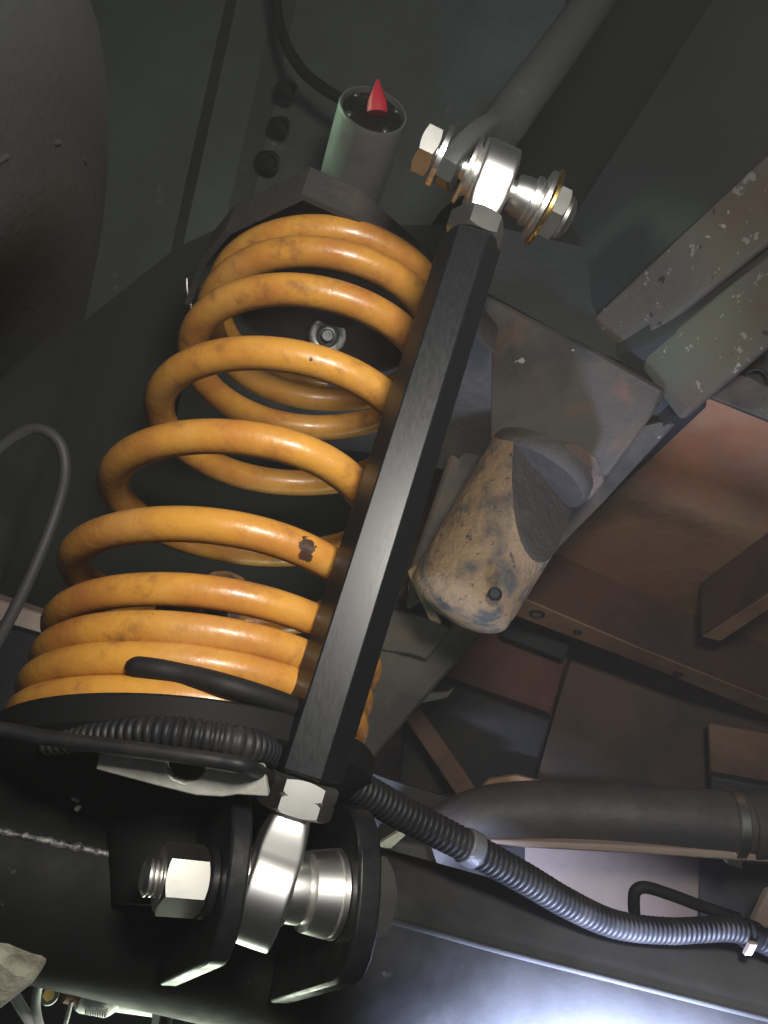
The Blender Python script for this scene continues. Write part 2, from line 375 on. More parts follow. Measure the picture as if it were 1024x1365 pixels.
# ---- spring perch and its bare reinforcing plate
perch_o = W(spring_c([9.7], 0)[0]); pax = AXW
mb = MB(); lathe(mb, perch_o, pax, [(-.060, .020), (-.030, .028), (-.024, .050), (-.016, .070), (-.009, .0785), (.0000, .0795), (.0009, .0788), (.0009, .0772), (-.0002, .0766), (-.0076, .0766), (-.0078, .0)], 72)
mb.build('spring_perch', mat('perch_black', (.007, .007, .0075), .7, bump=(160, .2, .001), spec=.2), axle, 40)
mb = MB()
slab(mb, PP((133, 1001, .274), (222, 1008, .274), (222, 1026, .274), (230, 1038, .274), (246, 1044, .274), (262, 1041, .274), (272, 1030, .274), (275, 1012, .274), (352, 1022, .274), (358, 1062, .274), (318, 1060, .274), (296, 1063, .274), (262, 1061, .274), (205, 1047, .274), (127, 1026, .274)), .004)
mb.build('perch_gusset', pale_metal, axle, 35, bevel=.0006)
# hump of the bracket behind it and weld blobs on the tube
mb = MB(); q = spline(PP((296, 1075, .331), (306, 1058, .329), (322, 1050, .328), (345, 1058, .329), (352, 1085, .331)), 30); tube(mb, q, .0042, 12)
mb.build('bracket_weld', black_gloss, axle, 60)
mb = MB()
for k in range(9):
    c = P(98 + rng.normal(0, 7), 1068 + rng.normal(0, 12), .312 + .0004 * k)
    lathe(mb, c, dirw([rng.normal(), rng.normal(), -1]), [(-.002, .0006), (-.0008, .0011), (.0004, .0010), (.0007, .0004)], 8)
mb.build('weld_spatter', mat('pale_scuff', (0.12, 0.12, 0.12), .5, bump=(300, .6, .002)), axle, 60)

# ================================================================== SWAY BAR LINK
link = thing('sway_bar_link', W(HEXB), 'black hexagonal sway bar link with polished rod ends, in front of the orange spring', 'suspension link')
LW = dirw(LINK)
hl = np.linalg.norm(HEXT - HEXB)
hex_m = mat('black_anodised_aluminium', (0.008, 0.0088, 0.0105), 0.33, 0.0, bump=(900, .05, .0001), rvar=.05, spec=.36,
                        stretch=(tuple(Vector(LW).to_track_quat('Z', 'Y').inverted().to_euler()), (1, 1, 0.02)))
# hexagon with one flat turned to the camera
camdir = CAM - W((HEXB + HEXT) / 2)
_, hx, hy = basis(LW, camdir)
rotk = math.radians(-3)
mb = MB(); rows = []
for s, r in ((0, .0122), (.0012, .0141), (hl - .0012, .0135), (hl, .0114)):
    for k in range(6):
        a = math.radians(30 + 60 * k) + rotk
        rows.append(W(HEXB) + LW * s + r * (math.cos(a) * hx + math.sin(a) * hy))
mb.add(rows, ring_faces(4, 6)); mb.build('hex_tube', hex_m, link, 20, bevel=.0005)
mb = MB(); hexnut(mb, W(HEXB), LW, -.0128, -.0004, .0245, math.radians(8), camdir, notch=True, cham=.95); mb.build('jam_nut', zinc, link, 25)
mb = MB(); hexnut(mb, W(HEXT), LW, .0005, .0112, .0225, math.radians(14), camdir, cham=.95); mb.build('jam_nut', zinc, link, 25)
def rod_end(o, a, shank_from, width, od, bore, srad):
    """o eye centre, a bolt axis, shank_from start point (camera coords)"""
    ow, aw = W(o), dirw(a)
    mb = MB(); h = width / 2; R = od / 2
    d = shank_from - o; L = np.linalg.norm(d); dw = dirw(d)
    side = aw - dw * aw.dot(dw); side /= np.linalg.norm(side); thk = np.cross(dw, side)
    K = 64; an = np.arange(K) * 2 * math.pi / K; v = []
    ss = np.r_[np.linspace(L, R, 26, endpoint=False), R * np.cos(np.linspace(0, math.pi, 46))]
    sstep = lambda x: (lambda q: q * q * (3 - 2 * q))(min(1, max(0, x)))
    for s in ss:
        s0 = .66 * R; b0 = math.sqrt(R * R - s0 * s0)
        b_ = math.sqrt(max(R * R - s * s, 0)) if s < s0 else max(0, b0 - s0 / b0 * (s - s0) * .8); a_ = srad * sstep((s + .5 * R) / (.8 * R))
        tk = max((a_ ** 5 + b_ ** 5) ** .2, 1e-4)
        e = sstep((L * .96 - s) / (L * .96 - R * .72))
        wd_ = srad * (1 - e) + h * e
        if s < -.93 * R: wd_ -= .0006 * ((-s / R - .93) / .07)
        pw = 2.0 + 10.0 * e
        for t_ in an:
            c, s_ = math.cos(t_), math.sin(t_)
            v.append(ow + dw * s + side * wd_ * math.copysign(abs(c) ** (2 / pw), c) + thk * tk * math.copysign(abs(s_) ** (2 / pw), s_))
    mb.add(v, ring_faces(len(ss), K))
    re = mb.build('rod_end', steel, link, 40)
    mb = MB(); rb = bore * 1.12; n = 14
    lathe(mb, ow, aw, [(rb * math.sin(x), rb * math.cos(x)) for x in np.linspace(-.72, .72, n)], 48)
    # the ball is a piece of the rod end
    o2 = mb.build('ball', steel, link, 50); return re
AE = np.array([.945, .275, .10]); AE /= np.linalg.norm(AE)      # the ball lets the eye sit square to the link
rod_end(EYE_B, AE, HEXB - LINK * .008, .0162, .0385, .0125, .0073)
# ---- upper end
EYE_T = HEXT + LINK * 0.0325
AT = np.array([.900, .40, .10]); AT /= np.linalg.norm(AT)
rod_end(EYE_T, AT, HEXT + LINK * .006, .0160, .0335, .0105, .0068)

# misalignment spacers belong to the link's rod ends
def lathe_part(name, o, a, prof, m, parent, seg=48, ang=35):
    mb = MB(); lathe(mb, W(o), dirw(a), prof, seg); return mb.build(name, m, parent, ang)
eL = s_at(EYE_B, AB, 337); eR = s_at(EYE_B, AB, 399)
lathe_part('spacer', EYE_B, AB, [(sL1 + .0002, .0145), (sL1 + .0016, .0148), (sL1 + .0020, .0130), (-.0100, .0125), (-.0095, .0112), (-.0065, .0108)], steel, link)
lathe_part('spacer', EYE_B, AB, [(.0065, .0108), (.0100, .0112), (.0130, .0113), (.0135, .0104), (.0142, .0104), (.0150, .0135), (sR0 - .0030, .0150), (sR0 - .0024, .0140), (sR0 - .0020, .0152), (sR0 - .0003, .0154)], steel, link)

# ================================================================== LOWER BOLT
nA, nB = s_at(EYE_B, AB, 212), s_at(EYE_B, AB, 266)
lb = thing('pivot_bolt', W(EYE_B), 'lower steel pivot bolt with threads and hex nut, through the two black axle plates', 'bolt', 'bolts through the link ends')
tipS = s_at(EYE_B, AB, 193)
prof = [(tipS - .0008, .0), (tipS - .0008, .0046), (tipS, .0057)]
s = tipS
while s < nA + .001:
    prof += [(s + .0004, .0063), (s + .0009, .0063), (s + .0013, .0054)]; s += .00175
prof += [(sL0 - .001, .0060), (sR1, .0060), (sR1, .0)]
lathe_part('threaded_shank', EYE_B, AB, prof, steel, lb, 40, 20)
mb = MB(); hexnut(mb, W(EYE_B), dirw(AB), nA, sL0 - .0030, .0200, math.radians(58), dirw(WB) * -1, cham=.93); mb.build('nut', zinc, lb, 25)
lathe_part('washer', EYE_B, AB, [(sL0 - .0028, .0062), (sL0 - .0028, .0112), (sL0 - .0024, .0116), (sL0 - .0003, .0116), (sL0 - .0003, .0062)], black_gloss, lb)
mb = MB(); hexnut(mb, W(EYE_B), dirw(AB), sR1 + .0003, sR1 + .0100, .0255, math.radians(18), dirw(WB) * -1); mb.build('bolt_head', zinc, lb, 25)

# ================================================================== UPPER BOLT
ub = thing('pivot_bolt', W(EYE_T), 'upper bright bolt with domed lock nut and one gold washer, at the sway bar end', 'bolt', 'bolts through the link ends')
_, VT, WT = bolt_frame(EYE_T, AT)
sx = lambda px: s_at(EYE_T, AT, px)
hT = dirw(WT) * -1
ADD = -.0002
mb = MB(); hexnut(mb, W(EYE_T), dirw(AT), sx(558), sx(581), .0205, math.radians(33), hT, cham=.92); mb.build('bolt_head', zinc, ub, 25)
lathe_part('washer', EYE_T, AT, [(sx(583), .004), (sx(583), .0128), (sx(584), .0133), (sx(590), .0133), (sx(590), .004)], steel, ub)
lathe_part('shank', EYE_T, AT, [(sx(581), .0), (sx(581), .0052), (sx(745), .0052), (sx(745), .0)], steel, ub)
lathe_part('spacer', EYE_T, AT, [(sx(621), .004), (sx(621), .0150), (sx(625), .0152), (sx(627), .0120), (sx(631), .0104), (sx(636), .0104), (sx(637), .0118), (sx(641), .0118), (sx(644), .0090), (sx(650), .0085), (sx(650), .004)], steel, ub)
lathe_part('spacer', EYE_T, AT, [(sx(684), .0082), (sx(694), .0092), (sx(704), .0094), (sx(705), .0112), (sx(711), .0114), (sx(712), .0104), (sx(716), .0108), (sx(717), .0158), (sx(722), .0160), (sx(723), .006)], steel, ub)
lathe_part('gold_washer', EYE_T, AT, [(sx(723.6), .006), (sx(723.6), .0172), (sx(724.5), .0176), (sx(728), .0176), (sx(728.6), .0172), (sx(728.6), .006)], gold, ub)
mb = MB(); hexnut(mb, W(EYE_T), dirw(AT), sx(729), sx(747), .0225, math.radians(28), hT, cham=.94)
lathe(mb, W(EYE_T), dirw(AT), [(sx(746), .0100), (sx(752), .0098), (sx(757), .0085), (sx(760), .0058), (sx(759), .004), (sx(756), .0035), (sx(756), .0)], 40)
mb.build('lock_nut', zinc, ub, 25)

# ================================================================== SWAY BAR
swb = thing('sway_bar', P(820, -60, .52), 'satin dark grey sway bar running from the upper bolt up out of frame', 'bar')
pa = EYE_T + AT * ((sx(592) + sx(620)) / 2)
pth = sx(619) - sx(592)
axs = [P(905, -160, .57), P(820, -40, .52), P(742, 70, .468), P(690, 140, .432), P(655, 188, .408)]
q = spline(axs, 50)
mb = MB(); T, N, B = frames(q)
aw = dirw(AT); K = 28; v = []
pw = W(pa); end = pw + (pw - q[-1]) / np.linalg.norm(pw - q[-1]) * .012
q2 = spline(list(q[::6]) + [q[-1] * .5 + pw * .5, pw, end], 70)
T, N, B = frames(q2)
L = np.linalg.norm(q2 - pw, axis=1)
for i in range(70):
    e = np.clip((.075 - L[i]) / .05, 0, 1); e = e * e * (3 - 2 * e)
    if i > 60: e = 1
    sd = aw - T[i] * aw.dot(T[i]); sd /= np.linalg.norm(sd); th = np.cross(T[i], sd)
    a_ = .0118 * (1 - e) + pth / 2 * 0.93 * e; b_ = .0118 * (1 - e) + .0165 * e
    if i > 63: b_ *= math.sqrt(max(.02, 1 - ((i - 63) / 6.2) ** 2))
    pwr = 2 + 4 * e
    for k in range(K):
        t_ = 2 * math.pi * k / K; c, s_ = math.cos(t_), math.sin(t_)
        v.append(q2[i] + sd * a_ * math.copysign(abs(c) ** (2 / pwr), c) + th * b_ * math.copysign(abs(s_) ** (2 / pwr), s_))
mb.add(v, ring_faces(70, K)); mb.build('bar_body', bar_m, swb, 40)

# ================================================================== CABLES NEAR THE AXLE
def corrugated(pts_rd, pitch, seg=20, depth=.0013):
    c = np.array([[*W(Cc(x, y, d)), r] for x, y, d, r in pts_rd])
    L = 0
    q = spline(c, 400); L = np.linalg.norm(np.diff(q[:, :3], axis=0), axis=1).sum()
    n = int(L / pitch) * 6; q = spline(c, n)
    ph = np.arange(n) % 6
    r = q[:, 3] - np.choose(ph, [depth, .15 * depth, 0, 0, .15 * depth, depth]) * (q[:, 3] / .0075)
    mb = MB(); tube(mb, q[:, :3], r, seg); return mb, q
cond = thing('corrugated_conduit', P(620, 1125, .372), 'black corrugated cable conduit curving along the axle from spring to lower right', 'cable conduit')
mb, cq = corrugated([(60, 994, .289, .0036), (130, 981, .281, .0048), (200, 976, .275, .0056), (280, 984, .274, .0058), (335, 995, .282, .0059), (385, 1013, .318, .0064), (430, 1030, .336, .0068), (480, 1052, .350, .0073), (540, 1086, .362, .0075), (620, 1127, .372, .0073), (700, 1171, .384, .0072), (760, 1206, .394, .0070), (820, 1232, .404, .0067), (890, 1241, .416, .0064), (980, 1240, .430, .0062), (1040, 1266, .438, .0062), (1120, 1300, .45, .006)], .0031)
mb.build('conduit_body', plastic, cond, 50)
tie_m = mat('grey_tape', (0.10, 0.10, 0.105), .4, bump=(200, .4, .002))
def wrap(px, py, length, grow, m, name):
    w = np.array([px_of(np.array([[np.dot(p - CAM, RT), -np.dot(p - CAM, UP), np.dot(p - CAM, FW)]]))[0] for p in cq[:, :3]])
    k = int(np.argmin(((w - [px, py]) ** 2).sum(1))); ds = np.linalg.norm(cq[k, :3] - cq[k - 1, :3]); h = max(2, int(length / ds / 2))
    seg = cq[k - h:k + h + 1]; rr = seg[:, 3] + grow; rr[0] -= .0004; rr[-1] -= .0004
    mb = MB(); tube(mb, seg[:, :3], rr, 20); mb.build(name, m, cond, 40)
    return cq[k], seg
wrap(627, 1131, .008, .0009, tie_m, 'cable_tie'); kq, sg = wrap(1000, 1246, .009, .0012, rubber, 'cable_tie')
mb = MB(); box_between(mb, P(1004, 1256, kq[3] * 0 + .424), P(996, 1272, .424), RT * .004, FW * .004); mb.build('tie_tail', cream, cond, 40, bevel=.0006)

hose = thing('smooth_cable', P(0, 970, .330), 'smooth black cable lying across the axle in front of the spring perch', 'cable')
q = spline(PP((-60, 960, .268), (0, 972, .267), (60, 983, .266), (110, 990, .265), (200, 1001, .264), (290, 1014, .264), (335, 1024, .268), (372, 1045, .305), (410, 1075, .325), (450, 1095, .335)), 80)
mb = MB(); tube(mb, q, .0025, 14); mb.build('cable_body', plastic, hose, 60)

# ================================================================== UPPER SPRING BRACKET
cup = thing('upper_spring_bracket', SPRING_TOP, 'dark folded bracket capping the top of the orange spring', 'bracket')
zt = SPRING_TOP[2] - CAM[2]
ctr = SPRING_TOP
low = [Ph(246, 405, zt - .004), Ph(268, 345, zt - .004), Ph(300, 306, zt - .004), Ph(402, 258, zt - .004), Ph(470, 288, zt - .004), Ph(600, 402, zt - .004), Ph(660, 470, zt - .004)]
cup_m = mat('dusty_black_bracket', (0.040, 0.036, 0.034), 0.7, spots=[((0.075, 0.06, 0.048), 22, .5, .72, 6)], bump=(130, .4, .003))
up = .022
mb = MB(); th = .004
n = len(low)
inn = [p + (ctr - p) * np.array([1, 1, 0]) / np.linalg.norm((ctr - p)[:2]) * th for p in low]
for i in range(n - 1):
    a, b, c, d = low[i], low[i + 1], inn[i + 1], inn[i]
    q8 = [a, b, c, d, a + ZUP * up, b + ZUP * up, c + ZUP * up, d + ZUP * up]
    mb.add(q8, [(0, 1, 2, 3), (7, 6, 5, 4), (0, 4, 5, 1), (1, 5, 6, 2), (2, 6, 7, 3), (3, 7, 4, 0)])
mb.build('skirt', cup_m, cup, 30)
mb = MB(); back = [low[-1] + np.array([.03, .16, 0]), low[0] + np.array([-.03, .16, 0])]
slab(mb, [p + ZUP * (up - .003) for p in inn + back], .005, ZUP); mb.build('top_plate', cup_m, cup, 30)
sb = thing('seat_bolt', P(437, 447, .53), 'small round bolt and washer seen through the top spring coils', 'bolt')
mb = MB(); tgt = Ph(437, 447, zt + .0105); n_ = CAM - tgt; n_ /= np.linalg.norm(n_)
lathe(mb, tgt, n_, [(-.03, .006), (0, .0122), (.0012, .0122), (.0016, .0112), (.0010, .0085), (.0008, .0)], 40); mb.build('washer', bar_m, sb, 40)
mb = MB(); lathe(mb, tgt, n_, [(.0009, .0075), (.0030, .0074), (.0040, .0062), (.0042, .0042), (.0085, .0040), (.0092, .0034), (.0092, .0)], 32); mb.build('nut', bar_m, sb, 40)

# bump rubber inside the spring and the steel dome on the perch
dm = thing('perch_stud', W(spring_c([9.5], 0)[0]), 'shiny steel domed stud inside the lower coils of the spring', 'stud')
pc = P(300, 776, .46)
mb = MB(); lathe(mb, pc, AXW, [(-.05, .014), (-.012, .014), (-.004, .0135), (.001, .0115), (.004, .006), (.0045, 0)], 36); mb.build('dome', steel, dm, 50)
mb = MB(); lathe(mb, P(262, 778, .46), AXW, [(-.05, .026), (-.01, .026), (-.006, .024), (-.006, 0)], 36); mb.build('collar', black_gloss, dm, 40)

# ================================================================== CANISTER WITH RED TIP
ca = dirw([.27, -.45, -.85]); co = P(498, 146, .60)
can = thing('bush_sleeve', P(470, 238, .66), 'grey metal sleeve with a black end and a red pointed tip, above the spring', 'sleeve')
can_m = mat('grey_sleeve_metal', (0.30, 0.30, 0.28), 0.42, 0.6, spots=[((0.20, 0.19, 0.17), 26, .45, .75, 6)], bump=(150, .2, .002))
R = .0258
mb = MB(); lathe(mb, co, ca, [(-.088, R), (-.002, R), (0, R - .0006), (0, R - .0022), (-.008, R - .0024), (-.008, 0)], 64); mb.build('sleeve', can_m, can, 40)
mb = MB(); lathe(mb, co, ca, [(-.0078, R - .0026), (-.003, R - .004), (-.002, R - .008), (-.004, R - .010), (-.0045, .006), (-.0045, 0)], 48)
mb.build('end_cap', rubber, can, 40)
_, cx_, cy_ = basis(ca, RT)
for k, t_ in enumerate((.4, 2.3, 3.6, 5.2)):
    c = co + (cx_ * math.cos(t_) + cy_ * math.sin(t_)) * (R - .0062)
    mb = MB(); lathe(mb, c, ca, [(-.003, .0026), (-.0012, .0026), (-.0006, .002), (-.0006, 0)], 14); mb.build('rivet', bar_m, can, 40)
red = mat('red_plastic', (0.62, 0.03, 0.055), .5, bump=(200, .2, .001))
tipd = dirw([.02, -.97, -.15])
mb = MB(); tb = P(503, 139, .592); lathe(mb, tb, tipd, [(-.006, .0075), (0, .0072), (.004, .0062), (.0165, .0012), (.0172, 0)], 20); mb.build('red_tip', red, can, 40)

# ================================================================== TYRE
c_t = np.array([-.174, .139, .335]) + np.array([.888, .356, .292]) * -.052
ta = dirw([.888, .356, .292]); tc_ = W(c_t)
tyre = thing('tyre', tc_, 'dusty black tyre sidewall filling the upper left edge', 'tyre')
mb = MB(); prof = [(-.22, .19), (-.03, .19), (-.012, .205), (.004, .235), (.008, .262), (.004, .285), (.004, .289), (.001, .300), (-.006, .316), (-.018, .330), (-.05, .338), (-.19, .338), (-.22, .32)]
lathe(mb, tc_, ta, prof, 160, closed=True); mb.build('carcass', tyre_m, tyre, 25)
_, tx, ty = basis(ta, ZUP)
for k in range(64):
    t0_ = 2 * math.pi * k / 64; d0 = math.cos(t0_) * tx + math.sin(t0_) * ty; tg = -math.sin(t0_) * tx + math.cos(t0_) * ty
    c = tc_ + ta * -.0002 + d0 * .281; l0 = .024 if k % 2 else .017
    if (px_of(np.array([[np.dot(c - CAM, RT), -np.dot(c - CAM, UP), np.dot(c - CAM, FW)]]))[0][0] < -200) or np.dot(c - CAM, FW) < .1: continue
    mb = MB(); sl = d0 * l0 + ta * -l0 * .40 + tg * .008
    box_between(mb, c - sl * .45, c + sl * .55, tg * .012, ta * .006); mb.build('tread_block', tyre_m, tyre, 30, bevel=.0016)

lp = thing('brake_hose', P(60, 700, .40), 'dark rubber hose looping in an arch beside the tyre', 'hose')
q = spline(PP((-60, 690, .40), (-20, 620, .40), (12, 586, .40), (48, 571, .40), (78, 588, .40), (87, 625, .40), (78, 672, .40), (52, 742, .395), (18, 815, .39), (-30, 900, .385)), 80)
mb = MB(); tube(mb, q, .0029, 14); mb.build('hose_body', mat('grey_dusty_rubber', (0.035, 0.035, 0.036), .6, bump=(200, .2, .001)), lp, 60)

# ================================================================== WHEEL ARCH PANELS
arch = thing('wheel_arch', P(280, 250, .8), 'dark green grey inner wheel arch panel behind the spring', 'body panel')
def sheet(name, m, parent, rows, th=.004, bevel=0):
    """grid of (px,py,d) rows -> thick sheet"""
    g = np.array([[P(*q) for q in r] for r in rows]); a, b = g.shape[:2]
    v = list(g.reshape(-1, 3)); back_ = [p + (p - CAM) / np.linalg.norm(p - CAM) * th for p in v]; n = a * b
    f = []
    for i in range(a - 1):
        for j in range(b - 1):
            k = i * b + j; q4 = (k, k + 1, k + b + 1, k + b); f.append(q4); f.append(tuple(x + n for x in q4[::-1]))
    edge = [j for j in range(b)] + [i * b + b - 1 for i in range(1, a)] + [(a - 1) * b + j for j in range(b - 2, -1, -1)] + [i * b for i in range(a - 2, 0, -1)]
    for i in range(len(edge)):
        x, y = edge[i], edge[(i + 1) % len(edge)]; f.append((x, y, y + n, x + n))
    mb = MB(); mb.add(v + back_, f); return mb.build(name, m, parent, 28, bevel=bevel)
# pressed panel with raised rib lines
xs = [-260, -60, 60, 150, 235, 250, 262, 300, 330, 420, 560, 640, 800]
def dep(x, y):
    base = .80 - .10 * (y / 700.0)
    if 235 < x - (300 - y) * .25 < 305: base -= .016
    return base
rows = []
for y in range(-260, 1001, 60):
    rr = []
    for x0 in xs:
        x = x0 + (300 - y) * .22 if 100 < x0 < 400 else x0
        x = min(x, np.interp(y, [0, 230, 300, 420, 700, 820], [760, 660, 560, 520, 440, 360]) - (800 - x0) * .02)
        rr.append((x, y, dep(x0 + (300 - y) * .22, y) + (.0 if x0 not in (250, 262, 300) else -.014)))
    rows.append(rr)
sheet('arch_panel', dark_panel, arch, rows)
for k, (x, y, r) in enumerate(((386, 120, .0085), (377, 168, .008), (361, 216, .0095))):
    c = P(x, y, .742); n_ = CAM - c; n_ /= np.linalg.norm(n_)
    mb = MB(); n_ = n_ + RT * .6; n_ /= np.linalg.norm(n_)
    lathe(mb, c, n_, [(-.012, r), (.001, r), (.003, r * .85), (.002, r * .62), (-.003, r * .55), (-.003, 0)], 28)
    tag(mb.build('grommet', rubber, None, 40), ('topmost black grommet of three, on the arch panel left of the sleeve', 'middle black grommet of three, on the arch panel left of the sleeve', 'lowest black grommet of three, just above the spring bracket')[k], 'grommet', 'grommets on the arch panel')
q = spline(PP((366, -40, .72), (370, 20, .72), (382, 60, .71), (404, 95, .70), (432, 118, .69), (460, 135, .68)), 50)
mb = MB(); tube(mb, q, .0048, 12); tag(mb.build('wiring_cable', rubber, None, 60), 'thin black cable curving down to the sleeve with red tip', 'cable')
q = spline(PP((249, 372, .52), (250, 390, .52), (255, 408, .52), (262, 420, .53)), 20)
mb = MB(); tube(mb, q, .0016, 8); tag(mb.build('wire_clip', zinc, None, 60), 'small bright wire clip at the left of the top coils', 'clip')

# strip behind lower left of the spring
mb = MB(); slab(mb, PP((-30, 790, .62), (66, 822, .62), (60, 846, .62), (-30, 820, .62)), .02)
tag(mb.build('body_rail', cream, None, 35, bevel=.002), 'short beige strip of sill between the tyre and lower coils', 'sill')
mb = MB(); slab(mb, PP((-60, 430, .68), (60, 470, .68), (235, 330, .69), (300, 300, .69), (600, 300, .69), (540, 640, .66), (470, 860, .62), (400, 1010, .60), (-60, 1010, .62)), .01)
tag(mb.build('shade_panel', mat('shade_black', (.013, .015, .014), .85, bump=(90, .3, .003)), None, 35), 'black panel standing in for shade behind the orange coil spring', 'body panel')  # added black sheet in place of the shade behind the coils

mb = MB(); slab(mb, PP((470, -300, .95), (1400, -300, .85), (1400, 200, .85), (900, 420, .9), (560, 520, .95), (470, 420, .95)), .01)
tag(mb.build('inner_body_panel', mat('black_green_underseal', (0.014, 0.016, 0.0155), .8, bump=(60, .3, .003)), None, 35), 'black inner body panel between the sway bar and the chassis rail', 'body panel')

# ================================================================== CHASSIS RAIL
rail = thing('chassis_rail', P(880, 590, .62), 'grey brown chassis rail with flaking paint, running diagonally at right', 'chassis rail')
E1 = [(1160, 75, .49), (770, 441, .66), (420, 768, 1.0)]
E2 = [(1160, 345, .47), (905, 560, .62), (470, 1040, 1.0)]
E3 = [(1040, -140, .52), (960, 0, .58), (660, 452, .76), (400, 700, 1.05)]
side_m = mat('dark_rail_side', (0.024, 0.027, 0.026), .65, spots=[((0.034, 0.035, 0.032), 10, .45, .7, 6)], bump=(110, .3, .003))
mb = MB()
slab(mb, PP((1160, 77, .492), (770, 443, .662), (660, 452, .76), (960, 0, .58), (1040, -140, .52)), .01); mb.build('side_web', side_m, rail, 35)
# bottom plates: upper plate, groove, lower plate (groove line 1040,318 -> 842,474)
mb = MB(); slab(mb, PP((1160, 75, .488), (1160, 215, .478), (842, 468, .637), (770, 441, .658)), .008); mb.build('bottom_plate', rail_m, rail, 35, bevel=.003)
mb = MB(); slab(mb, PP((1160, 229, .476), (1160, 345, .468), (905, 560, .618), (858, 498, .632), (848, 478, .634)), .008); mb.build('bottom_plate', rail_m, rail, 35, bevel=.003)
mb = MB(); slab(mb, PP((1160, 90, .51), (1160, 335, .49), (800, 640, .70), (700, 520, .70)), .01); mb.build('rail_core', soot, rail, 35)
mb = MB(); slab(mb, PP((880, 560, .64), (905, 562, .632), (806, 668, .655), (690, 790, .66), (470, 1045, .65), (400, 960, .65), (520, 800, .66), (700, 600, .665)), .03); mb.build('rear_section', bracket_m, rail, 35, bevel=.003)
mb = MB(); slab(mb, PP((515, 812, .640), (560, 818, .640), (604, 836, .640), (570, 880, .642), (548, 873, .642), (500, 866, .642)), .012); mb.build('lap_plate', bracket_m, rail, 35, bevel=.002)
mb = MB(); slab(mb, PP((556, 926, .66), (598, 922, .66), (606, 916, .66), (596, 930, .66), (558, 938, .66)), .006); mb.build('lug', bracket_m, rail, 35)

# gusset and muddy bump stop housing
gus = thing('bump_stop_housing', P(735, 590, .60), 'muddy rusty bump stop housing with a dark oval face, welded under the rail', 'bracket')
mb = MB(); slab(mb, PP((648, 390, .63), (700, 418, .625), (790, 462, .62), (850, 496, .615), (890, 520, .61), (868, 556, .60), (812, 632, .61), (770, 660, .62), (690, 690, .625), (600, 780, .632), (540, 815, .632), (545, 760, .632), (600, 600, .635), (656, 488, .64), (632, 462, .635)), .012)
mb.build('gusset', bracket_m, gus, 30, bevel=.004)
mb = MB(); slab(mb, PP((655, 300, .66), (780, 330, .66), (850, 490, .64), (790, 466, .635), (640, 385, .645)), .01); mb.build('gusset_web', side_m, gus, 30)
qa, qb = P(713, 634, .577), P(606, 812, .545)
ax_ = qb - qa; Lh = np.linalg.norm(ax_); ax_, hx_, hy_ = basis(ax_, CAM - qa)
N, K = 60, 96; R0 = .0365
def on_shell(px, py):
    d = P(px, py, 1.0) - CAM; d /= np.linalg.norm(d); o_ = CAM - qa
    dp = d - ax_ * d.dot(ax_); op = o_ - ax_ * o_.dot(ax_)
    A_, B_, C_ = dp.dot(dp), 2 * dp.dot(op), op.dot(op) - (R0 * .985) ** 2
    return CAM + d * ((-B_ - math.sqrt(max(B_ * B_ - 4 * A_ * C_, 0))) / (2 * A_))
fp = on_shell(705, 740); e_ = fp - qa; e_ -= ax_ * e_.dot(ax_); e_ /= np.linalg.norm(e_)
fn = math.cos(.42) * e_ - math.sin(.42) * ax_
v = []
for i in range(N):
    u = i / (N - 1); s = -.006 + (Lh + .012) * u
    r = R0 * (1.02 - .10 * u)
    if u > .86: r *= math.sqrt(max(.0, 1 - ((u - .86) / .14) ** 2.6)) * .96 + .04
    for k in range(K):
        t_ = 2 * math.pi * k / K
        c, s_ = math.cos(t_), math.sin(t_)
        p = qa + ax_ * s + r * (c * hx_ + s_ * hy_ * 1.06)
        p = p + .0007 * np.array(mnoise.noise_vector(Vector(p * 70)))
        v.append(p)
mb = MB(); mb.add(v, ring_faces(N, K)); sh = mb.build('housing_shell', [mud, mud_dark], gus, 40)
import bmesh
bm = bmesh.new(); bm.from_mesh(sh.data); lo = np.array(gus.location)
g_ = list(bm.verts) + list(bm.edges) + list(bm.faces)
rs_ = bmesh.ops.bisect_plane(bm, geom=g_, plane_co=Vector(fp - lo), plane_no=Vector(fn), clear_outer=True)
ed = [e for e in rs_['geom_cut'] if isinstance(e, bmesh.types.BMEdge)]
for f in bmesh.ops.edgeloop_fill(bm, edges=ed)['faces']: f.material_index = 1; f.smooth = False
bm.to_mesh(sh.data); bm.free(); sh.data.set_sharp_from_angle(angle=math.radians(40))
# collar at the top of the shell and side lug
mb = MB(); lathe(mb, qa, ax_, [(-.012, R0 * 1.05), (-.006, R0 * 1.08), (-.001, R0 * 1.06), (.001, R0 * 1.0)], 60, hint=CAM - qa); mb.build('collar', mud_dark, gus, 40)
mb = MB(); slab(mb, PP((742, 590, .575), (772, 592, .573), (798, 610, .573), (808, 641, .577), (789, 664, .58), (770, 676, .58), (774, 650, .575), (764, 622, .572)), .014); mb.build('lug', mat('pinkish_dirt', (0.10, 0.07, 0.055), .85, spots=[((0.04, 0.034, 0.03), 40, .48, .62, 7)], bump=(150, .6, .004)), gus, 35, bevel=.002)
mb = MB(); slab(mb, PP((541, 762, .56), (560, 752, .56), (574, 800, .56), (588, 834, .565), (572, 828, .57)), .012); mb.build('tab', mud, gus, 35, bevel=.002)
mb = MB(); c = P(660, 792, .508); n_ = CAM - c; lathe(mb, c, n_, [(-.004, .0046), (.0010, .0046), (.0013, .0038), (-.0002, .003), (-.0002, 0)], 18); mb.build('drain_hole', rubber, gus, 40)

